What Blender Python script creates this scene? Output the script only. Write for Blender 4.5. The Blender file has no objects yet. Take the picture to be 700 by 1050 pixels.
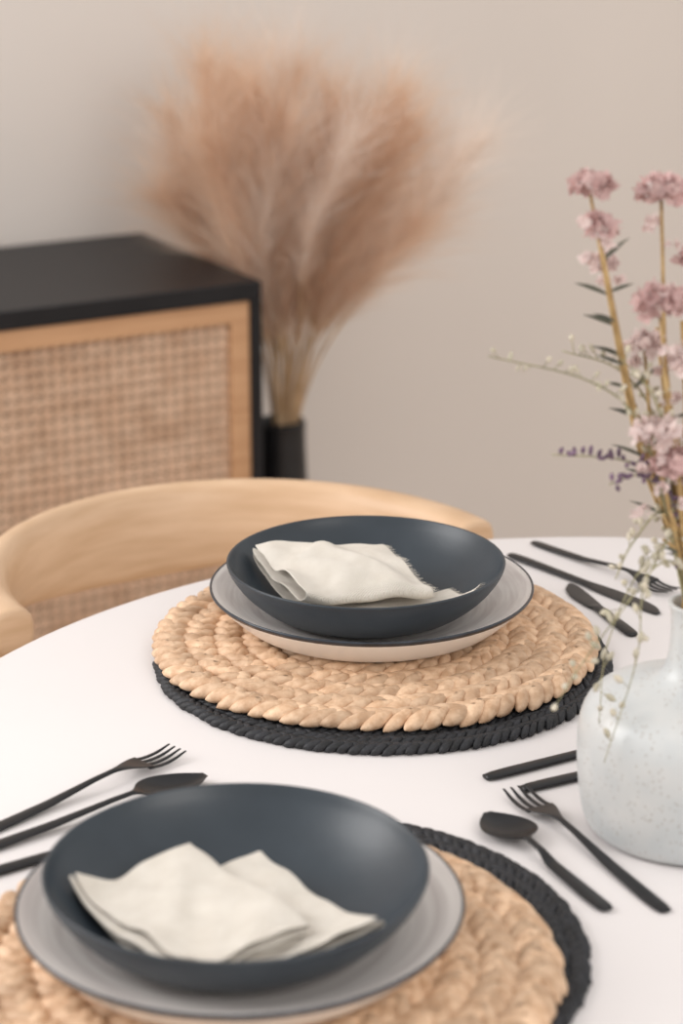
import bpy, math, random
import numpy as np
from mathutils import Vector, Matrix
random.seed(7); rng=np.random.default_rng(7)
S=bpy.context.scene
try:
    S.view_settings.view_transform='Standard'; S.view_settings.look='None'
except Exception as e: print(e)
COL=S.collection

def lin(c):
    return tuple(((x/255)/12.92 if x/255<=.04045 else ((x/255+.055)/1.055)**2.4) for x in c)+(1.0,)

# ---------------------------------------------------------------- materials
def mat(name,c1,c2=None,scale=20,rough=.5,bump=0,bscale=200,stretch=(1,1,1),island=0,detail=4,coat=0,spec=.5,transl=0,sheen=0,ramp=(.35,.65)):
    m=bpy.data.materials.new(name); m.use_nodes=True
    nt=m.node_tree; N=nt.nodes; L=nt.links
    b=N['Principled BSDF']; b.inputs['Roughness'].default_value=rough
    b.inputs['Specular IOR Level'].default_value=spec
    b.inputs['Coat Weight'].default_value=coat
    b.inputs['Sheen Weight'].default_value=sheen
    tc=N.new('ShaderNodeTexCoord'); mp=N.new('ShaderNodeMapping'); mp.inputs['Scale'].default_value=stretch
    L.new(tc.outputs['Object'],mp.inputs['Vector'])
    no=N.new('ShaderNodeTexNoise'); no.inputs['Scale'].default_value=scale; no.inputs['Detail'].default_value=detail
    L.new(mp.outputs[0],no.inputs['Vector'])
    cr=N.new('ShaderNodeValToRGB'); cr.color_ramp.elements[0].position=ramp[0]; cr.color_ramp.elements[1].position=ramp[1]
    cr.color_ramp.elements[0].color=lin(c1); cr.color_ramp.elements[1].color=lin(c2 or c1)
    L.new(no.outputs['Fac'],cr.inputs[0])
    out=cr.outputs[0]
    if island:
        g=N.new('ShaderNodeNewGeometry'); hs=N.new('ShaderNodeHueSaturation')
        mr=N.new('ShaderNodeMapRange'); mr.inputs['To Min'].default_value=1-island; mr.inputs['To Max'].default_value=1+island
        L.new(g.outputs['Random Per Island'],mr.inputs[0]); L.new(mr.outputs[0],hs.inputs['Value']); L.new(out,hs.inputs['Color']); out=hs.outputs[0]
    L.new(out,b.inputs['Base Color'])
    if bump:
        n2=N.new('ShaderNodeTexNoise'); n2.inputs['Scale'].default_value=bscale; n2.inputs['Detail'].default_value=3
        L.new(mp.outputs[0],n2.inputs['Vector'])
        bp=N.new('ShaderNodeBump'); bp.inputs['Strength'].default_value=bump; bp.inputs['Distance'].default_value=.001
        L.new(n2.outputs['Fac'],bp.inputs['Height']); L.new(bp.outputs[0],b.inputs['Normal'])
    if transl:
        tr=N.new('ShaderNodeBsdfTranslucent'); mx=N.new('ShaderNodeMixShader'); mx.inputs[0].default_value=transl
        L.new(out,tr.inputs['Color']); L.new(b.outputs[0],mx.inputs[1]); L.new(tr.outputs[0],mx.inputs[2])
        L.new(mx.outputs[0],N['Material Output'].inputs['Surface'])
    return m

M_wall=mat('wall_paint',(218,210,203),(221,213,206),scale=2,rough=.9,bump=.1,bscale=150)
M_floor=mat('floor_oak',(165,140,118),(190,165,140),scale=3,stretch=(1,12,1),rough=.5)
M_trim=mat('trim_white',(225,220,215),(230,226,222),rough=.6)
M_table=mat('table_white_laminate',(222,217,216),(225,220,219),scale=3,rough=.45,spec=.28)
M_tleg=mat('table_leg_white',(226,222,218),(231,226,222),rough=.4)
M_bowl=mat('charcoal_stoneware',(42,51,59),(47,56,64),scale=30,rough=.38,bump=.12,bscale=500,spec=.5)
M_rim=mat('rim_black_glaze',(36,42,50),(50,58,68),scale=60,rough=.25)
M_black=mat('matte_black_steel',(22,22,25),(28,28,31),scale=40,rough=.3,spec=.6)
M_black.node_tree.nodes['Principled BSDF'].inputs['Metallic'].default_value=.35
M_blackw=mat('black_painted_wood',(22,22,25),(28,28,31),scale=15,stretch=(1,8,1),rough=.45,spec=.3)
M_vblack=mat('black_ceramic',(20,20,22),(27,27,30),scale=30,rough=.4)
M_oak=mat('chair_oak',(200,166,132),(214,182,150),scale=6,stretch=(2,2,14),rough=.45,bump=.1,bscale=60,detail=6)
M_frame=mat('cabinet_oak_frame',(186,142,104),(201,158,120),scale=8,stretch=(1,6,14),rough=.5,detail=6)
M_cane=mat('cane_strand',(204,170,142),(222,192,166),scale=30,rough=.5,island=.12)
M_back=mat('inner_panel_painted_shade',(120,90,68),(134,102,78),scale=10,rough=.8)  # panel brown darkened to stand in for shadow inside the cabinet
M_hya=mat('water_hyacinth',(188,152,120),(218,186,155),scale=120,rough=.6,bump=.5,bscale=500,island=.18,detail=5)
M_bmat=mat('black_braided_jute',(22,23,26),(40,41,46),scale=150,rough=.6,bump=.7,bscale=500,island=.3)
M_hyab=mat('water_hyacinth_core',(110,82,60),(125,94,70),rough=.9)
M_stem=mat('dried_stem',(150,120,74),(194,164,114),scale=80,rough=.6)
M_gstem=mat('green_stem',(130,126,94),(165,158,122),scale=80,rough=.6)
M_petal=mat('mauve_petal',(200,166,163),(226,198,194),scale=120,rough=.8,transl=.35,island=.12)
M_petal2=mat('pale_pink_petal',(226,207,203),(240,226,222),scale=120,rough=.8,transl=.4,island=.08)
M_purp=mat('purple_bud',(92,72,90),(130,106,126),scale=120,rough=.8,island=.2)
M_pale=mat('pale_green_bud',(200,194,170),(226,218,202),scale=120,rough=.8,transl=.3,island=.12)
M_leaf=mat('grey_green_leaf',(74,78,70),(112,114,100),scale=60,rough=.6,island=.2)
M_pamp=mat('pampas_plume',(225,197,173),(239,217,197),scale=9,rough=.9,transl=.5,island=.08)
M_pamp2=mat('pampas_plume_pale',(240,227,216),(248,240,233),scale=9,rough=.9,transl=.5,island=.05)
M_pstem=mat('pampas_stalk',(180,148,112),(208,178,142),scale=30,rough=.7)
M_seat=mat('seat_cord',(205,180,150),(225,200,172),scale=50,rough=.8,bump=.5,bscale=120)

def linen():
    m=mat('linen_cloth',(224,216,204),(233,226,215),scale=60,rough=.95,sheen=.15,spec=.12,detail=6)
    nt=m.node_tree;N=nt.nodes;L=nt.links;b=N['Principled BSDF']
    tc=[n for n in N if n.type=='TEX_COORD'][0]
    rt=N.new('ShaderNodeMapping'); rt.inputs['Rotation'].default_value=(0,0,.95); L.new(tc.outputs['Object'],rt.inputs[0])
    hs=[]
    for ax in('X','Y'):
        w=N.new('ShaderNodeTexWave'); w.bands_direction=ax; w.inputs['Scale'].default_value=240; w.inputs['Distortion'].default_value=1.5; w.inputs['Detail'].default_value=2
        L.new(rt.outputs[0],w.inputs['Vector']); hs.append(w)
    ad=N.new('ShaderNodeMath'); L.new(hs[0].outputs['Fac'],ad.inputs[0]); L.new(hs[1].outputs['Fac'],ad.inputs[1])
    n2=N.new('ShaderNodeTexNoise'); n2.inputs['Scale'].default_value=60; n2.inputs['Detail'].default_value=5; L.new(tc.outputs['Object'],n2.inputs['Vector'])
    m2=N.new('ShaderNodeMath'); m2.operation='MULTIPLY_ADD'; m2.inputs[1].default_value=5; L.new(n2.outputs['Fac'],m2.inputs[0]); L.new(ad.outputs[0],m2.inputs[2])
    bp=N.new('ShaderNodeBump'); bp.inputs['Strength'].default_value=.6; bp.inputs['Distance'].default_value=.0008
    L.new(m2.outputs[0],bp.inputs['Height']); L.new(bp.outputs[0],b.inputs['Normal']); return m
M_lin=linen()

# plate glaze: concentric brushed streaks
def plate_mat():
    m=bpy.data.materials.new('brushed_grey_glaze'); m.use_nodes=True; nt=m.node_tree; N=nt.nodes; L=nt.links; b=N['Principled BSDF']
    b.inputs['Roughness'].default_value=.3
    tc=N.new('ShaderNodeTexCoord'); sx=N.new('ShaderNodeSeparateXYZ'); L.new(tc.outputs['Object'],sx.inputs[0])
    cx=N.new('ShaderNodeCombineXYZ'); L.new(sx.outputs[0],cx.inputs[0]); L.new(sx.outputs[1],cx.inputs[1])
    ln=N.new('ShaderNodeVectorMath'); ln.operation='LENGTH'; L.new(cx.outputs[0],ln.inputs[0])
    at=N.new('ShaderNodeMath'); at.operation='ARCTAN2'; L.new(sx.outputs[1],at.inputs[0]); L.new(sx.outputs[0],at.inputs[1])
    sn=N.new('ShaderNodeMath'); sn.operation='SINE'; L.new(at.outputs[0],sn.inputs[0])
    c2=N.new('ShaderNodeCombineXYZ'); 
    mu=N.new('ShaderNodeMath'); mu.operation='MULTIPLY'; mu.inputs[1].default_value=90; L.new(ln.outputs['Value'],mu.inputs[0])
    L.new(mu.outputs[0],c2.inputs[0]); L.new(sn.outputs[0],c2.inputs[1])
    no=N.new('ShaderNodeTexNoise'); no.inputs['Scale'].default_value=1.3; no.inputs['Detail'].default_value=5; L.new(c2.outputs[0],no.inputs['Vector'])
    cr=N.new('ShaderNodeValToRGB'); cr.color_ramp.elements[0].position=.36; cr.color_ramp.elements[1].position=.6
    cr.color_ramp.elements[0].color=lin((216,207,203)); cr.color_ramp.elements[1].color=lin((247,241,236))
    L.new(no.outputs['Fac'],cr.inputs[0]); L.new(cr.outputs[0],b.inputs['Base Color']); return m
M_plate=plate_mat()
M_plateu=mat('plate_white_glaze',(240,240,238),(246,246,244),scale=12,rough=.25)
def speckle():
    m=mat('speckled_white_glaze',(190,194,195),(206,206,204),scale=22,rough=.34,detail=6,spec=.45)
    nt=m.node_tree;N=nt.nodes;L=nt.links;b=N['Principled BSDF']
    vo=N.new('ShaderNodeTexVoronoi'); vo.inputs['Scale'].default_value=260
    tc=[n for n in N if n.type=='TEX_COORD'][0]; L.new(tc.outputs['Object'],vo.inputs['Vector'])
    no=N.new('ShaderNodeTexNoise'); no.inputs['Scale'].default_value=60; L.new(tc.outputs['Object'],no.inputs['Vector'])
    ml=N.new('ShaderNodeMath'); ml.operation='LESS_THAN'; ml.inputs[1].default_value=.24; L.new(vo.outputs['Distance'],ml.inputs[0])
    mg=N.new('ShaderNodeMath'); mg.operation='GREATER_THAN'; mg.inputs[1].default_value=.47; L.new(no.outputs['Fac'],mg.inputs[0])
    mm=N.new('ShaderNodeMath'); mm.operation='MULTIPLY'; L.new(ml.outputs[0],mm.inputs[0]); L.new(mg.outputs[0],mm.inputs[1])
    m3=N.new('ShaderNodeMath'); m3.operation='MULTIPLY'; m3.inputs[1].default_value=.6; L.new(mm.outputs[0],m3.inputs[0])
    mx=N.new('ShaderNodeMixRGB'); mx.inputs[2].default_value=lin((160,152,144)); L.new(m3.outputs[0],mx.inputs[0])
    src=b.inputs['Base Color'].links[0].from_socket; L.new(src,mx.inputs[1]); L.new(mx.outputs[0],b.inputs['Base Color'])
    return m
M_vase=speckle()

# ---------------------------------------------------------------- mesh helpers
def mkobj(name,V,F,mats,loc=(0,0,0),rot=0,parent=None,smooth=True,mi=None):
    me=bpy.data.meshes.new(name); me.from_pydata([tuple(map(float,v)) for v in V],[],[tuple(map(int,f)) for f in F])
    if not isinstance(mats,(list,tuple)): mats=[mats]
    for m in mats: me.materials.append(m)
    if mi is not None: me.polygons.foreach_set('material_index',list(map(int,mi)))
    me.polygons.foreach_set('use_smooth',[smooth]*len(me.polygons)); me.update()
    o=bpy.data.objects.new(name,me); COL.objects.link(o); o.location=loc; o.rotation_euler=(0,0,rot)
    if parent: o.parent=parent
    return o
def empty(name,loc,rot=0):
    e=bpy.data.objects.new(name,None); COL.objects.link(e); e.location=loc; e.rotation_euler=(0,0,rot); e.empty_display_size=.05; return e
def dup(o,name,loc,rot=0):
    c=o.copy(); c.name=name; c.location=loc; c.rotation_euler=(0,0,rot); COL.objects.link(c); return c
def spline(P,n):
    P=np.array(P,float); 
    Q=np.vstack([2*P[0]-P[1],P,2*P[-1]-P[-2]]); out=[]
    m=len(P)-1
    for t in np.linspace(0,m,n):
        i=min(int(t),m-1); u=t-i; a,b,c,d=Q[i:i+4]
        out.append(.5*((2*b)+(-a+c)*u+(2*a-5*b+4*c-d)*u*u+(-a+3*b-3*c+d)*u**3))
    return np.array(out)
def lathe(name,prof,seg,mats,loc=(0,0,0),rot=0,parent=None,midx=None,sm=3):
    P=spline(prof,(len(prof)-1)*sm+1) if sm>1 else np.array(prof,float)
    P[:,0]=np.maximum(P[:,0],0); P[:,1]=np.maximum(P[:,1],min(p[1] for p in prof))
    V=[];F=[];MI=[]
    n=len(P)
    for r,z in P:
        for k in range(seg):
            a=2*math.pi*k/seg; V.append((r*math.cos(a),r*math.sin(a),z))
    for i in range(n-1):
        for k in range(seg):
            k2=(k+1)%seg
            F.append((i*seg+k,i*seg+k2,(i+1)*seg+k2,(i+1)*seg+k)); MI.append(midx((P[i]+P[i+1])/2,i/(n-1)) if midx else 0)
    o=mkobj(name,V,F,mats,loc,rot,parent,True,MI)
    import bmesh
    bm=bmesh.new(); bm.from_mesh(o.data); bmesh.ops.remove_doubles(bm,verts=bm.verts,dist=1e-6); bmesh.ops.recalc_face_normals(bm,faces=bm.faces); bm.to_mesh(o.data); bm.free()
    return o
class Acc:
    def __init__(s): s.V=[];s.F=[];s.M=[];s.n=0
    def add(s,V,F,m=0):
        V=np.asarray(V,float); s.V.append(V); s.F+= [tuple(i+s.n for i in f) for f in F]; s.M+=[m]*len(F); s.n+=len(V)
    def obj(s,name,mats,**k): return mkobj(name,np.vstack(s.V),s.F,mats,mi=s.M,**k)
def box(acc,lo,hi,m=0):
    x0,y0,z0=lo;x1,y1,z1=hi
    V=[(x0,y0,z0),(x1,y0,z0),(x1,y1,z0),(x0,y1,z0),(x0,y0,z1),(x1,y0,z1),(x1,y1,z1),(x0,y1,z1)]
    acc.add(V,[(0,3,2,1),(4,5,6,7),(0,1,5,4),(1,2,6,5),(2,3,7,6),(3,0,4,7)],m)
def boxobj(name,lo,hi,m,parent=None,loc=(0,0,0),rot=0,bev=.002):
    a=Acc(); box(a,lo,hi); o=a.obj(name,[m],parent=parent,loc=loc,rot=rot,smooth=False)
    if bev:
        b=o.modifiers.new('b','BEVEL'); b.width=bev; b.segments=2
    return o
def tube(acc,P,r0,r1,seg=6,m=0,n=None,cap=True):
    P=spline(P,n or max(6,len(P)*4)); V=[];F=[]
    N=len(P); T=np.gradient(P,axis=0); 
    for i in range(N):
        t=T[i]/(np.linalg.norm(T[i])+1e-9); a=np.cross(t,(0.31,.87,.39)); a/=np.linalg.norm(a)+1e-9; b=np.cross(t,a); r=r0+(r1-r0)*i/(N-1)
        for k in range(seg):
            th=2*math.pi*k/seg; V.append(P[i]+r*(math.cos(th)*a+math.sin(th)*b))
    for i in range(N-1):
        for k in range(seg):
            k2=(k+1)%seg; F.append((i*seg+k,i*seg+k2,(i+1)*seg+k2,(i+1)*seg+k))
    if cap: F.append(tuple(range(seg))[::-1]); F.append(tuple((N-1)*seg+k for k in range(seg)))
    acc.add(V,F,m); return P

# ---------------------------------------------------------------- room
ANG=math.radians(29.5); F0=(-.11,3.043,0)
room=dict(loc=F0,rot=ANG)
boxobj('wall_back',(-3.2,.435,0),(5,.56,3.0),M_wall,bev=0,**room)
boxobj('floor',(-3.2,-6,-.05),(5,.435,0),M_floor,bev=0,**room)
boxobj('baseboard_back',(-3.2,.421,0),(5,.4345,.1),M_trim,**room)

# ---------------------------------------------------------------- sideboard
cab=empty('cane_front_sideboard',F0,ANG)
W=1.5; H=.80; D=.396; zb=.13
boxobj('top',(-W,0,H-.026),(0,D,H),M_blackw,parent=cab)
boxobj('side_right',(-.016,0,zb),(0,D,H-.0265),M_blackw,parent=cab)
boxobj('side_left',(-W,0,zb),(-W+.016,D,H-.0265),M_blackw,parent=cab)
boxobj('bottom',(-W+.0165,0,zb),(-.0165,D,zb+.018),M_blackw,parent=cab)
boxobj('back',(-W+.0165,D-.01,zb+.0185),(-.0165,D,H-.0265),M_blackw,parent=cab)
for i,(x,y) in enumerate([(-.06,.04),(-.06,D-.04),(-W+.06,.04),(-W+.06,D-.04)]):
    a=Acc(); tube(a,[(x,y,zb-.0002),(x,y,zb/2),(x,y,0)],.016,.011,seg=16); a.obj('leg_%d'%(i+1),[M_blackw],parent=cab)
dx0=-.0175; dw=(W-.035)/3
for d in range(3):
    x1=dx0-d*dw; x0=x1-dw+.003; z0=zb+.02; z1=H-.028; fw=.028
    a=Acc()
    box(a,(x0,.006,z0),(x0+fw,.026,z1)); box(a,(x1-fw,.006,z0),(x1,.026,z1))
    box(a,(x0+fw,.006,z1-fw),(x1-fw,.026,z1)); box(a,(x0+fw,.006,z0),(x1-fw,.026,z0+fw))
    a.obj('door_frame_%d'%(d+1),[M_frame],parent=cab,smooth=False)
    boxobj('door_panel_%d'%(d+1),(x0+fw,.020,z0+fw),(x1-fw,.0255,z1-fw),M_back,parent=cab,bev=0)
    # cane webbing
    a=Acc(); c=.0165; X0=x0+fw;X1=x1-fw;Z0=z0+fw;Z1=z1-fw
    def rib(p,q,w,y):
        p=np.array(p);q=np.array(q);dd=q-p;L=np.hypot(*dd)
        if L<1e-4:return
        nn=np.array([-dd[1],dd[0]])/L*w/2
        A=[p-nn,q-nn,q+nn,p+nn]; a.add([(A[0][0],y,A[0][1]),(A[1][0],y,A[1][1]),(A[2][0],y,A[2][1]),(A[3][0],y,A[3][1]),
           (A[0][0],y+.0008,A[0][1]),(A[1][0],y+.0008,A[1][1]),(A[2][0],y+.0008,A[2][1]),(A[3][0],y+.0008,A[3][1])],
           [(0,1,2,3),(4,7,6,5),(0,4,5,1),(3,2,6,7)])
    for x in np.arange(X0+c/2,X1,c):
        for s in(-.0024,.0024): rib((x+s,Z0),(x+s,Z1),.0037,.0155)
    for z in np.arange(Z0+c/2,Z1,c):
        for s in(-.0024,.0024): rib((X0,z+s),(X1,z+s),.0037,.0145)
    hh=Z1-Z0; ww=X1-X0
    for k in np.arange(-hh,ww,c):
        t0=max(0,-k); t1=min(hh,ww-k)
        if t1>t0:
            rib((X0+k+t0,Z0+t0),(X0+k+t1,Z0+t1),.0017,.0135); rib((X0+k+t0,Z1-t0),(X0+k+t1,Z1-t1),.0017,.0128)
    a.obj('cane_webbing_%d'%(d+1),[M_cane],parent=cab,smooth=False)

# ---------------------------------------------------------------- table
TC=(.24,1.50); TZ=.75
tab=empty('round_dining_table',(TC[0],TC[1],0))
lathe('table_top',[(0,TZ),(.3,TZ),(.598,TZ),(.603,TZ-.0015),(.606,TZ-.006),(.604,TZ-.014),(.585,TZ-.024),(.3,TZ-.026),(0,TZ-.026)],160,M_table,parent=tab,sm=1)
lathe('pedestal',[(0,TZ-.0262),(.12,TZ-.0265),(.11,TZ-.04),(.05,TZ-.12),(.04,.4),(.05,.2),(.12,.07),(.26,.02),(.28,.006),(.27,0),(0,0)],64,M_tleg,parent=tab,sm=1)

# ---------------------------------------------------------------- braided mats
def braid(name,rings,ringw,pitch,hl,hw,hh,nu,nv,ang,matl,core,R,th,pe=.5):
    us=np.linspace(-1,1,nu); base=[]
    for u in us:
        pr=max(.02,(1-u*u))**pe
        for k in range(nv):
            t=2*math.pi*k/nv; base.append((u*hl, hw*pr*math.cos(t), hh*pr*math.sin(t)))
    base=np.array(base); Fb=[]
    for i in range(nu-1):
        for k in range(nv):
            k2=(k+1)%nv; Fb.append((i*nv+k,i*nv+k2,(i+1)*nv+k2,(i+1)*nv+k))
    Fb.append(tuple(range(nv))[::-1]); Fb.append(tuple((nu-1)*nv+k for k in range(nv)))
    a=Acc()
    for r in rings:
        n=max(3,int(round(2*math.pi*r/pitch)))
        ph=rng.random()*6
        for side in(-1,1):
            for i in range(n):
                th0=(i+(.5 if side>0 else 0)+rng.normal(0,.06))*2*math.pi/n+ph
                rr=r+side*ringw*.23+rng.normal(0,.0005)
                an=-side*math.radians(ang+rng.normal(0,4))
                s=1+rng.normal(0,.07); V=base*np.array([s,1+rng.normal(0,.10),1])
                tl=math.radians(14+rng.normal(0,3)) # one end tucked under
                x=V[:,0]*math.cos(tl)-V[:,2]*math.sin(tl); z=V[:,0]*math.sin(tl)+V[:,2]*math.cos(tl); y=V[:,1]
                X=x*math.cos(an)-y*math.sin(an); Y=x*math.sin(an)+y*math.cos(an)
                tt=th0+X/max(rr,.012); ra=rr+Y
                a.add(np.c_[ra*np.cos(tt),ra*np.sin(tt),np.clip(z+hh*1.0,0.0002,th)],Fb,0)
    seg=64; ths=np.linspace(0,2*math.pi,seg,endpoint=False)
    Vd=[(R*math.cos(t),R*math.sin(t),.0005) for t in ths]+[(R*math.cos(t),R*math.sin(t),hh*.8) for t in ths]
    a.add(Vd,[tuple(range(seg))[::-1],tuple(range(seg,2*seg))]+[(k,(k+1)%seg,seg+(k+1)%seg,seg+k) for k in range(seg)],1)
    return a.obj(name,[matl,core])
rb=[.1865-.0125*k for k in range(15)]
bm0=braid('black_braided_placemat',rb,.0125,.0085,.0085,.0037,.0040,7,6,32,M_bmat,M_bmat,.184,.0082)
rt=[.1755-.0245*k for k in range(8)]; rt[-1]=.010
tm0=braid('woven_hyacinth_placemat',rt,.0245,.0150,.0172,.0074,.0062,13,10,35,M_hya,M_hyab,.170,.0124,pe=.66)
ZB=TZ; ZT=TZ+.0082; ZP=ZT+.0127
bm0.location=(.035,1.772,ZB); tm0.location=(.029,1.795,ZT)
dup(bm0,'black_braided_placemat.001',(-.035,1.276,ZB),1.0)
dup(tm0,'woven_hyacinth_placemat.001',(-.053,1.243,ZT),.7)

# ---------------------------------------------------------------- plates and bowls
def pm(p,t):
    r,z=p
    if r>.1376: return 1
    return 0 if t<.5 else 2
plate_prof=[(0,.0068),(.04,.0068),(.062,.0070),(.080,.0092),(.100,.0150),(.120,.0230),(.1330,.0290),(.1378,.0313),(.1392,.0318),(.1400,.0308),(.1387,.0282),(.1330,.0225),(.123,.0130),(.113,.0045),(.106,.0010),(.102,0),(.096,.001),(.05,.0030),(0,.0030)]
pl=lathe('dinner_plate',plate_prof,128,[M_plate,M_rim,M_plateu],midx=pm,sm=4)
inner=[(0,.0054),(.035,.0056),(.06,.0080),(.082,.0150),(.100,.0270),(.112,.0395),(.1170,.0478)]
bowl_prof=inner+[(.1183,.0490),(.1195,.0476),(.1155,.0385),(.104,.0240),(.086,.0100),(.068,.0033),(.060,.0005),(.056,0),(.052,.0015),(.03,.002),(0,.002)]
bo=lathe('pasta_bowl',bowl_prof,128,[M_bowl],sm=4)
ip=spline(inner,60)
def bowl_h(r): return np.interp(r,ip[:,0],ip[:,1])
B1=(.021,1.815); B2=(-.065,1.248)
ZBW=ZP+.0073
pl.location=(.026,1.822,ZP); bo.location=(*B1,ZBW)
dup(pl,'dinner_plate.001',(-.063,1.252,ZP),1.3); dup(bo,'pasta_bowl.001',(*B2,ZBW),1)

# ---------------------------------------------------------------- napkins
def sn(x,y,s):
    return (math.sin(x*37+s)+math.sin(y*43+s*1.7)+math.sin((x+y)*61+s*2.3)+.6*math.sin((x-y)*97+s*.7))/3.6
def folded(acc,fr,cx,cy,ang,L,Wd,layers,gap,zflat,bc,seed,puff=.004,skew=0.0,crown=0.0,tilt=(0,0),taper=0.0,fray=0,wr=.0009):
    path=[]
    for i in range(layers):
        ys=np.linspace(-1,1,21) if i%2==0 else np.linspace(1,-1,21)
        w=Wd/2*(1-.02*i)
        for y in ys: path.append((y*w,i*gap,i))
        if i<layers-1:
            s=1 if i%2==0 else -1
            for t in (-60,-20,20,60):
                path.append((s*(w+gap*.55*math.cos(math.radians(t))),i*gap+gap/2+gap/2*math.sin(math.radians(t)),i+.5))
    nx=48; V=[];F=[]
    for j in range(nx+1):
        for (y,z,l) in path:
            x=-L/2+L*j/nx
            y=y*(1+taper*2*x/L)
            x=x*(1-.010*l)+.0018*math.sin(l*5+seed)+ (y*skew)
            yy=y+.0018*math.sin(x*40+seed+l)
            X=cx+x*math.cos(ang)-yy*math.sin(ang); Y=cy+x*math.sin(ang)+yy*math.cos(ang)
            r=math.hypot(X-bc[0],Y-bc[1])
            bz=float(bowl_h(min(r,.117)))+.0022
            k=.006; zf=zflat+tilt[0]*2*x/L+tilt[1]*2*y/Wd
            base=max(bz,zf)+k*math.exp(-abs(bz-zf)/k)*.5
            lf=l/max(1,layers-1)
            crz=wr*(math.sin(x*150+y*90+seed+2*math.sin(y*60))+.7*math.sin(-x*80+y*190+seed*2)*math.sin(x*55+seed))
            zz=base+z*(1+.4*sn(x,y,seed))+ lf*puff*(.7+sn(x*1.2,y*1.2,seed+3)) + crown*lf*max(0,1-(2*y/Wd)**2)*(1-.5*(2*x/L)**2)+crz*(.4+.6*lf)
            V.append(np.array((X,Y,ZBW+zz)))
    m=len(path)
    for j in range(nx):
        for k2 in range(m-1):
            F.append((j*m+k2,(j+1)*m+k2,(j+1)*m+k2+1,j*m+k2+1))
    acc.add(V,F,0)
    if fray:
        d=np.array([math.cos(ang),math.sin(ang),0]); j=nx if fray>0 else 0; sg=1 if fray>0 else -1
        for k2 in range(m-1):
            p0=V[j*m+k2];p1=V[j*m+k2+1]; nn=max(1,int(np.linalg.norm(p1-p0)/.0009))
            for q in range(nn):
                p=p0+(p1-p0)*(q+rng.random())/nn; ln=.0025+.0025*rng.random()
                e=p+sg*d*ln+rng.normal(0,.0005,3); mdl=(p+e)/2+rng.normal(0,.0003,3)
                tube(fr,[p-sg*d*.001,mdl,e],.00025,.00014,seg=3,n=4,cap=False)
def napkin(name,parts):
    a=Acc(); fr=Acc()
    for p in parts: folded(a,fr,**p)
    o=a.obj(name,[M_lin]); s=o.modifiers.new('s','SOLIDIFY'); s.thickness=.0012; s.offset=0
    u=o.modifiers.new('u','SUBSURF'); u.levels=1; u.render_levels=1
    if fr.n: fr.obj('frayed_edge',[M_lin],parent=o)
    return o
aF=math.atan2(-.811,.585)
napkin('linen_napkin',[
 dict(cx=-.049,cy=1.242,ang=aF,L=.134,Wd=.084,layers=3,gap=.0032,zflat=.0085,bc=B2,seed=1.0,puff=.003,skew=.10,wr=.0009),
 dict(cx=-.093,cy=1.229,ang=aF+.02,L=.132,Wd=.094,layers=4,gap=.0034,zflat=.0165,bc=B2,seed=4.0,puff=.004,skew=-.08,wr=.0009)])
napkin('linen_napkin.001',[
 dict(cx=.046,cy=1.782,ang=.20,L=.118,Wd=.064,layers=2,gap=.0034,zflat=.009,bc=B1,seed=2.0,puff=.002,skew=-.20,fray=1),
 dict(cx=.000,cy=1.819,ang=.10,L=.112,Wd=.084,layers=3,gap=.0080,zflat=.0195,bc=B1,seed=6.0,puff=.006,skew=-.40,crown=.009,tilt=(.000,.011),taper=-.05,fray=1,wr=.0015)])

# ---------------------------------------------------------------- cutlery
def strip(acc,st,n=60,m=9):
    st=np.array(st,float); xs=np.linspace(st[0,0],st[-1,0],n)
    cols=[np.interp(xs,st[:,0],st[:,k]) for k in range(1,6)]
    ker=np.ones(5)/5
    cols=[np.convolve(np.pad(c,2,'edge'),ker,'valid') for c in cols]
    yc,hw,zc,cup,th=cols
    V=[];F=[]
    ys=np.sin(np.linspace(-math.pi/2,math.pi/2,m))
    for i,x in enumerate(xs):
        for y in ys:
            V.append((x,yc[i]+hw[i]*y,zc[i]-cup[i]*(1-y*y)+th[i]/2*math.sqrt(max(0.02,1-.92*y*y))))
        for y in ys[::-1]:
            V.append((x,yc[i]+hw[i]*y,zc[i]-cup[i]*(1-y*y)-th[i]/2*math.sqrt(max(0.02,1-.92*y*y))))
    k=2*m
    for i in range(n-1):
        for j in range(k):
            j2=(j+1)%k; F.append((i*k+j,(i+1)*k+j,(i+1)*k+j2,i*k+j2))
    F.append(tuple(range(k))); F.append(tuple((n-1)*k+j for j in range(k))[::-1])
    acc.add(V,F,0)
def handle(L,neck):
    return [(0,0,.0035,.002,0,.0022),(.003,0,.0056,.002,0,.003),(.02,0,.0060,.002,0,.0034),(.07,0,.0048,.004,0,.0034),(neck-.02,0,.0028,.0085,0,.0032),(neck,0,.0025,.0095,0,.003)]
def spoon(L=.2,wd=1.0):
    a=Acc(); nk=L*(.70 if wd<=1 else .66); hl=L-nk; st=handle(L,nk)
    for t in np.linspace(.03,1,14):
        w=wd*.0205*(L/.2)**.6*math.sin(math.pi*min(1,t**.8))**.62 if t<1 else .002
        st.append((nk+hl*t,0,max(w,.0026),.0095-.004*math.sin(t*math.pi*.5),.0062*math.sin(math.pi*t)**.8 if t<1 else 0,.0016))
    strip(a,st,110,13); return a
def fork(L=.2):
    a=Acc(); nk=L*.68; st=handle(L,nk)+[(nk+.012,0,.0065,.009,.0005,.0022),(nk+.024,0,.0112,.007,.0012,.002),(nk+.030,0,.0118,.006,.0012,.002)]
    strip(a,st,80,9)
    x0=nk+.0295
    for k in range(4):
        y=-.0098+k*.00653
        strip(a,[(x0-.004,y,.0021,.0058,0,.0018),(x0+.01,y,.0019,.0035,0,.0018),(L-.01,y*.97,.0016,.0045,0,.0016),(L,y*.95,.0008,.0075,0,.001)],16,5)
    return a
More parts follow.
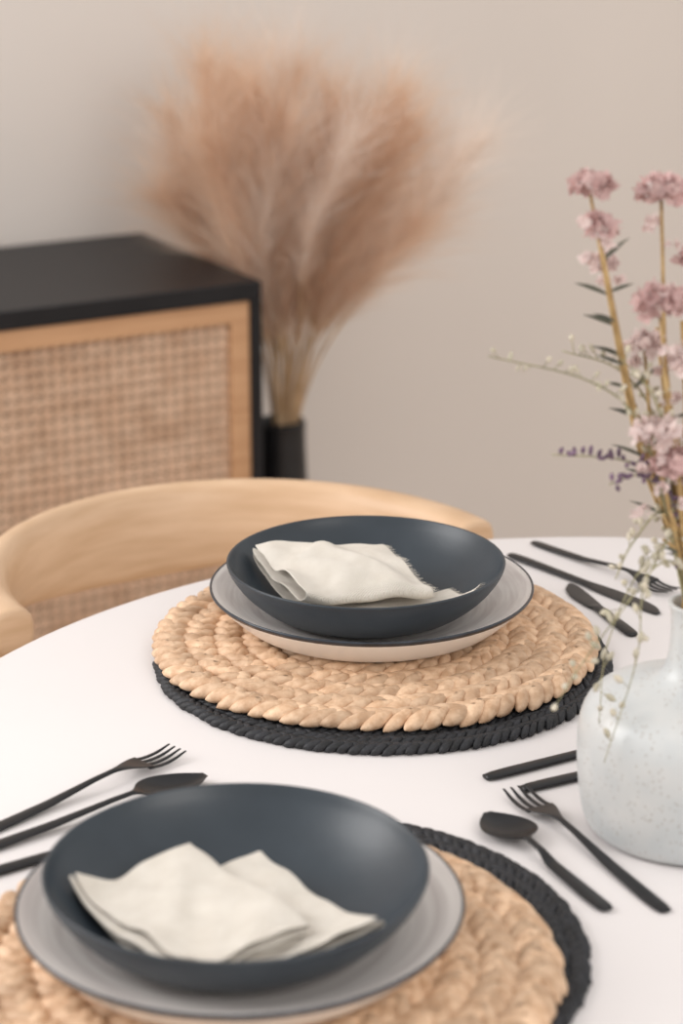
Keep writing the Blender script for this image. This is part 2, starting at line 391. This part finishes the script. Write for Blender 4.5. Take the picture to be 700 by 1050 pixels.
def knife(L=.21):
    a=Acc(); nk=L*.52
    st=[(0,0,.0035,.0022,0,.003),(.003,0,.0056,.0022,0,.0042),(.02,0,.0060,.0024,0,.0044),(nk,0,.0050,.0024,0,.004),(nk+.006,.0006,.0070,.002,0,.0022),(nk+.03,.001,.0090,.0018,0,.0016),(L-.03,.001,.0093,.0018,0,.0014),(L-.012,-.001,.0076,.0018,0,.0012),(L-.002,-.004,.0035,.0018,0,.001),(L,-.0045,.002,.0018,0,.001)]
    strip(a,st,90,9); return a
cnt={}
def place(kind,p,q,L,**kw):
    """handle end at p, head towards q"""
    a={'spoon':spoon,'fork':fork,'knife':knife}[kind](L,**kw)
    nm={'spoon':'black_spoon','fork':'black_fork','knife':'black_table_knife'}[kind]
    c=cnt.get(nm,0); cnt[nm]=c+1
    V=np.vstack(a.V); mz=V[:,2].min()
    return a.obj(nm+('' if not c else '.%03d'%c),[M_black],loc=(p[0],p[1],TZ-mz+.0001),rot=math.atan2(q[1]-p[1],q[0]-p[0]))
place('fork',(-.262,1.436),(-.125,1.581),.198)
place('spoon',(-.262,1.408),(-.102,1.533),.203,wd=.9)
place('knife',(-.262,1.368),(-.094,1.483),.203)
place('spoon',(.1765,1.330),(.107,1.465),.156,wd=1.12)
place('fork',(.215,1.329),(.128,1.510),.201)
place('knife',(.108,1.536),(.179,1.577),.205)
place('knife',(.134,1.516),(.180,1.540),.190)
place('knife',(.1625,2.040),(.258,1.921),.20)
place('fork',(.188,2.078),(.296,1.940),.19)
place('knife',(.2555,1.828),(.2085,1.958),.138)

# ---------------------------------------------------------------- chair
ch=empty('dining_chair',(-.084,2.024,0),math.radians(30.1))
RC=.251
def rail():
    n=90; seg=24; V=[];F=[]
    rows=[]
    for i in range(n+1):
        t=math.pi*i/n; rows.append((t,1))
    rows=[(0,.70,-.0075),(0,.90,-.0062),(0,.985,-.003)]+[(t,1,0) for t,_ in rows]+[(math.pi,.985,-.003),(math.pi,.90,-.0062),(math.pi,.70,-.0075)]
    for t,s,off in rows:
        R=RC; c=np.array([-R*math.cos(t),R*1.03*math.sin(t)+off]); 
        nrm=np.array([-math.cos(t),math.sin(t)])
        sb=math.sin(t)**1.6
        h=.046+.050*sb; w=.046-.022*sb; zc=.751-.023-.025*sb
        for k in range(seg):
            a=2*math.pi*k/seg; ca,sa=math.cos(a),math.sin(a)
            e=.75; ox=s*w/2*math.copysign(abs(ca)**e,ca); oz=s*h/2*math.copysign(abs(sa)**e,sa)
            lean=.18*sb*oz
            p=c+nrm*(ox+lean); V.append((p[0],p[1],zc+oz))
    m=len(rows)
    for i in range(m-1):
        for k in range(seg):
            k2=(k+1)%seg; F.append((i*seg+k,i*seg+k2,(i+1)*seg+k2,(i+1)*seg+k))
    F.append(tuple(range(seg))[::-1]); F.append(tuple((m-1)*seg+k for k in range(seg)))
    return mkobj('backrest_rail',V,F,[M_oak],parent=ch)
rail()
lathe('seat',[(0,.462),(.12,.461),(.20,.463),(.226,.458),(.232,.447),(.224,.435),(.15,.43),(0,.43)],64,M_seat,loc=(0,.06,0),parent=ch)
for i,(p,q) in enumerate([((-.240,-.09,0),(-.249,.02,.714)),((.240,-.09,0),(.249,.02,.714)),((-.20,.27,0),(-.183,.18,.67)),((.20,.27,0),(.183,.18,.67))]):
    a=Acc(); p=np.array(p);q=np.array(q); tube(a,[p,p*.4+q*.6,q],.013,.017,seg=16); a.obj('leg_%d'%(i+1),[M_oak],parent=ch)
a=Acc(); 
for s in(-1,1): tube(a,[(s*.242,-.02,.43),(s*.235,.1,.43),(s*.189,.21,.43)],.012,.012,seg=12)
tube(a,[(-.242,-.03,.43),(0,-.13,.43),(.242,-.03,.43)],.012,.012,seg=12)
tube(a,[(-.189,.21,.43),(0,.25,.43),(.189,.21,.43)],.012,.012,seg=12)
a.obj('seat_frame',[M_oak],parent=ch)

# ---------------------------------------------------------------- flower vase
VC=(.249,1.461)
vp=[(0,0),(.05,0),(.066,.001),(.0735,.006),(.0775,.018),(.0805,.040),(.0815,.066),(.0790,.086),(.0708,.099),(.054,.107),(.036,.112),(.0255,.118),(.0205,.129),(.0190,.148),(.0198,.163),(.0218,.1695),(.0208,.1705),(.0182,.1690),(.0160,.150),(.0165,.13),(.0165,.115)]
lathe('ceramic_bottle_vase',vp,96,[M_vase],loc=(*VC,TZ),sm=4)

# ---------------------------------------------------------------- dried flowers
fl=empty('dried_flower_bouquet',(VC[0],VC[1],TZ))
stem=Acc(); pet=Acc(); leaf=Acc(); bud=Acc()
def petalcluster(c,R,n,m,sz=.009,flat=.7):
    c=np.array(c)
    for _ in range(n):
        d=rng.normal(size=3); d/=np.linalg.norm(d)
        if d[2]<-.35: d[2]*=-1
        pos=c+R*np.array([d[0],d[1],d[2]*flat])*(.45+.55*rng.random())
        a=np.cross(d,rng.normal(size=3)); a/=np.linalg.norm(a); b=np.cross(a,d+.6*rng.normal(size=3)); b/=np.linalg.norm(b)+1e-9
        s=sz*(.6+.6*rng.random()); V=[];nn=4
        for i in range(nn):
            for j in range(nn):
                x=(i/(nn-1)-.5)*2; y=(j/(nn-1)-.5)*2
                w=s*.5*(1-.25*y*y)
                V.append(pos+a*x*w+b*y*s*.5+d*(rng.normal(0,.10)*s+.3*s*(x*x)))
        pet.add(V,[(i*nn+j,(i+1)*nn+j,(i+1)*nn+j+1,i*nn+j+1) for i in range(nn-1) for j in range(nn-1)],m)
def ell(acc,c,d,L,w,m,nu=5,nv=5):
    c=np.array(c,float);d=np.array(d,float);d/=np.linalg.norm(d);a=np.cross(d,(.3,.8,.5));a/=np.linalg.norm(a);b=np.cross(d,a);V=[];F=[]
    for i in range(nu):
        u=-1+2*i/(nu-1); pr=math.sqrt(max(.03,1-u*u))
        for k in range(nv):
            t=2*math.pi*k/nv; V.append(c+d*u*L/2+w/2*pr*(math.cos(t)*a+math.sin(t)*b))
    for i in range(nu-1):
        for k in range(nv):
            k2=(k+1)%nv;F.append((i*nv+k,i*nv+k2,(i+1)*nv+k2,(i+1)*nv+k))
    acc.add(V,F,m)
def leafblade(acc,p,d,L,w,m,curl=.4):
    p=np.array(p,float);d=np.array(d,float);d/=np.linalg.norm(d);a=np.cross(d,(.1,.9,.3));a/=np.linalg.norm(a);n=np.cross(a,d);V=[];k=6
    for i in range(k+1):
        t=i/k; c=p+d*L*t+n*curl*L*(t*t)*.5; ww=w/2*math.sin(math.pi*min(.98,.08+t*.92))
        V+= [c-a*ww,c+n*ww*.3,c+a*ww]
    F=[]
    for i in range(k):
        for j in(0,1): F.append((i*3+j,i*3+j+1,(i+1)*3+j+1,(i+1)*3+j))
    acc.add(V,F,m)
neck=lambda i:(float(np.clip(rng.normal(0,.0055),-.011,.011)),float(np.clip(rng.normal(0,.005),-.01,.01)),.155)
blooms=[((-.086,.00,.460),.0140,0),((-.081,-.01,.436),.0105,0),((-.038,.01,.455),.0155,0),((-.074,.015,.406),.0085,1),
        ((-.040,-.02,.386),.0170,0),((-.046,0,.354),.0115,1),((-.008,.02,.410),.014,0),((-.020,-.015,.346),.012,1),
        ((-.040,-.03,.299),.0165,1),((-.024,-.035,.280),.0155,0),((.012,-.01,.43),.016,0),((.03,.01,.39),.016,0),((.02,-.03,.33),.017,1),((.05,0,.36),.016,0),((.055,.02,.43),.015,0)]
for c,R,m in blooms:
    n0=neck(0); c=np.array(c)
    mid=np.array([c[0]*.62,c[1]*.6,.155+(c[2]-.155)*.5])+np.r_[rng.normal(0,.003,2),0]
    low=np.array([c[0]*.2,c[1]*.25,.155+(c[2]-.155)*.18])
    pts=tube(stem,[(n0[0]*.5,n0[1]*.5,.125),n0,low,mid,c-(0,0,R*.3)],.0022,.0012,seg=6,n=20)
    petalcluster(c,R,int(66*(R/.014)),m,sz=.0090)
    petalcluster(c,R*1.05,int(16*(R/.014)),1,sz=.0070)
    for j in range(3):
        q=c+np.array([rng.normal(0,R*.7),rng.normal(0,R*.6),-R*.9-rng.random()*R*1.3]); petalcluster(q,R*.32,8,1,sz=.0055)
    for k in range(2):
        i=rng.integers(9,18); leafblade(leaf,pts[i],(rng.choice([-1,1])*(.6+rng.random()*.5),rng.normal(0,.4),.5),.016+.010*rng.random(),.0030,0,-.5)
for k in range(32): # bare straw-coloured stalks
    n0=neck(0); t=(rng.uniform(-.050,.035),rng.uniform(-.03,.03),rng.uniform(.22,.38))
    tube(stem,[(n0[0]*.5,n0[1]*.5,.125),n0,(t[0]*.3,t[1]*.3,.2),t],.0026,.0014,seg=6,n=14)
for t in np.linspace(0,1,8):
    p=np.array([-.078+.045*(1-t),0,.26+.15*t]); leafblade(leaf,p,(-1 if int(t*7)%2==0 else .5,.2,.55),.024,.0036,0,-.8)
def sprig(pts,n,mb,acc_st_m,spread,bl,bw,r=.0008,side=True):
    Q=tube(stem,pts,r*1.6,r*.6,seg=5,m=acc_st_m,n=40)
    for k in range(n):
        i=int(10+29*k/n*1.0); i=min(i,39); d=rng.normal(size=3)*.6+np.array([0,0,.5]); d/=np.linalg.norm(d)
        e=Q[i]+d*spread*(.4+.8*rng.random()); tube(stem,[Q[i],(Q[i]+e)/2,e],.0004,.0003,seg=4,m=acc_st_m,n=4)
        ell(bud,e,d,bl*(.7+.6*rng.random()),bw,mb)
sprig([(-.005,0,.15),(-.025,-.01,.23),(-.050,-.02,.305),(-.085,-.02,.335),(-.152,-.02,.352)],30,1,1,.008,.006,.0034)
sprig([(-.005,0,.15),(-.022,0,.22),(-.036,.01,.30),(-.062,.01,.335),(-.100,.01,.348)],26,1,1,.010,.006,.0037)
sprig([(-.005,0,.15),(-.020,0,.22),(-.030,-.02,.29),(-.045,-.02,.33),(-.066,-.02,.352)],26,1,1,.010,.006,.0040)
sprig([(-.004,0,.15),(-.02,-.01,.21),(-.030,-.02,.265),(-.060,-.02,.280),(-.108,-.02,.284)],40,0,1,.0040,.006,.0034)
sprig([(-.004,0,.15),(-.018,-.01,.20),(-.026,-.02,.25),(-.05,-.03,.272),(-.070,-.03,.266)],30,0,1,.0040,.006,.0034)
sprig([(-.004,0,.15),(-.018,-.01,.20),(-.030,-.01,.24),(-.052,-.02,.22),(-.062,-.02,.195)],14,1,1,.008,.006,.004)
for s in range(3):
    x=[-.078,-.062,-.045][s]; y=[-.05,-.03,-.055][s]
    sprig([(-.004,-.002,.155),(-.02,y*.4,.205+rng.uniform(0,.03)),(-.045,y*.8,.20+rng.uniform(0,.02)),(x-.005,y,.15),(x-.018+rng.normal(0,.006),y,.11-.018*s)],17,1,1,.012,.0075,.0048,r=.0005)
stem.obj('stems',[M_stem,M_gstem],parent=fl); pet.obj('blossoms',[M_petal,M_petal2],parent=fl)
leaf.obj('leaves',[M_leaf],parent=fl); bud.obj('buds',[M_purp,M_pale],parent=fl)

# ---------------------------------------------------------------- floor vase + pampas
PV=(-.090,3.25)
lathe('black_floor_vase',[(0,0),(.040,0),(.046,.004),(.047,.03),(.045,.2),(.040,.4),(.036,.50),(.036,.532),(.0365,.537),(.034,.538),(.032,.53),(.031,.40),(.03,.2),(0,.19)],64,[M_vblack],loc=(*PV,0),sm=2)
# bouquet built in the wall-aligned frame: +x along the wall, +y towards the wall
pg=empty('pampas_grass_bouquet',(*PV,0),ANG)
ps=Acc()
HV=[];HF=[];HM=[];hn=0
npl=38
YMAX=.425-.171-.012   # clearance from the bouquet axis to the wall
ca,sa=math.cos(ANG),math.sin(ANG)
for k in range(npl):
    ax=-.165+.385*((k*0.618)%1.0)+rng.normal(0,.012)
    pale=0
    ay=rng.uniform(-.14,.05)
    top=1.115-.32*abs(ax-.02)-.6*ax*ax+rng.uniform(-.22,.03)
    if k in(5,9,23): ax=.25+.05*rng.random(); top=.94+.05*rng.random(); pale=1
    if k in(12,30,33,37,2,19,26): pale=1; top+=.045
    bend=rng.normal(0,.02)
    lx=ax*ca+ay*sa; ly=-ax*sa+ay*ca
    ly=min(ly,.15)
    pts=[(lx*.03,ly*.05,.24),(lx*.05,ly*.08,.5),(lx*.20+.004,ly*.25,.66),(lx*.55+bend,ly*.6,.66+(top-.66)*.5),(lx,ly,top)]
    Q=tube(ps,pts,.0026,.0005,seg=5,n=40)
    s0=19+rng.integers(0,7)
    nh=920 if not pale else 620
    t=rng.random(nh)**.8; i=s0+t*(38.5-s0); i0=i.astype(int); f=(i-i0)[:,None]
    p=Q[i0]*(1-f)+Q[np.minimum(i0+1,39)]*f
    tg=Q[np.minimum(i0+1,39)]-Q[i0]; tg/=np.linalg.norm(tg,axis=1)[:,None]
    d=rng.normal(size=(nh,3)); d-=tg*(d*tg).sum(1)[:,None]; d/=np.linalg.norm(d,axis=1)[:,None]
    env=np.sin(np.pi*np.minimum(1,.12+.72*t))**.7+.22
    Lh=((.055+.135*rng.random(nh)**1.8)*env)[:,None]
    d1=tg*1.15+d*(.20+.75*rng.random(nh))[:,None]; d1/=np.linalg.norm(d1,axis=1)[:,None]
    d2=d1+d*.22+rng.normal(0,.22,(nh,3))+np.array([0,0,-.04]); d2/=np.linalg.norm(d2,axis=1)[:,None]
    q1=p+d1*Lh*.5; q2=q1+d2*Lh*.5
    w=np.cross(d1,rng.normal(size=(nh,3))); w/=np.linalg.norm(w,axis=1)[:,None]; w*=.00029
    blk=np.stack([p-w,p+w,q1-w*.9,q1+w*.9,q2],1).reshape(-1,3)
    over=np.maximum(0,blk[:,1]-(YMAX-.05)); blk[:,1]-=over; blk[:,1]+=.045*(1-np.exp(-over/.045))
    HV.append(blk)
    for j in range(nh):
        b=hn+5*j; HF.append((b,b+1,b+3,b+2)); HF.append((b+2,b+3,b+4))
    HM+=[pale]*(2*nh); hn+=5*nh
ps.obj('stalks',[M_pstem],parent=pg)
mkobj('plumes',np.vstack(HV),HF,[M_pamp,M_pamp2],parent=pg,mi=HM)

# ---------------------------------------------------------------- light
w=bpy.data.worlds.new('World'); S.world=w; w.use_nodes=True
bg=w.node_tree.nodes['Background']; bg.inputs[0].default_value=(1,.970,.945,1); bg.inputs[1].default_value=.93
def area(name,loc,tgt,sx,sy,e,col):
    l=bpy.data.lights.new(name,'AREA'); l.shape='RECTANGLE'; l.size=sx; l.size_y=sy; l.energy=e; l.color=col
    o=bpy.data.objects.new(name,l); COL.objects.link(o); o.location=loc
    o.rotation_euler=(Vector(tgt)-Vector(loc)).to_track_quat('-Z','Y').to_euler(); return o
area('window_light_left',(-2.3,1.7,2.0),(.1,1.7,.8),1.6,1.6,58,(1,.985,.98))
area('window_light_rear',(1.6,-.6,2.4),(.2,2.2,.8),1.6,1.2,30,(1,.96,.92))

# ---------------------------------------------------------------- camera
cam=bpy.data.cameras.new('camera'); co=bpy.data.objects.new('camera',cam); COL.objects.link(co)
co.location=(0,0,1.47); co.rotation_euler=(math.radians(90-18.3),0,0)
cam.sensor_fit='VERTICAL'; cam.sensor_height=36; cam.sensor_width=24; cam.lens=78.86; cam.clip_start=.05
cam.dof.use_dof=True; cam.dof.focus_distance=1.82; cam.dof.aperture_fstop=4.6
S.camera=co
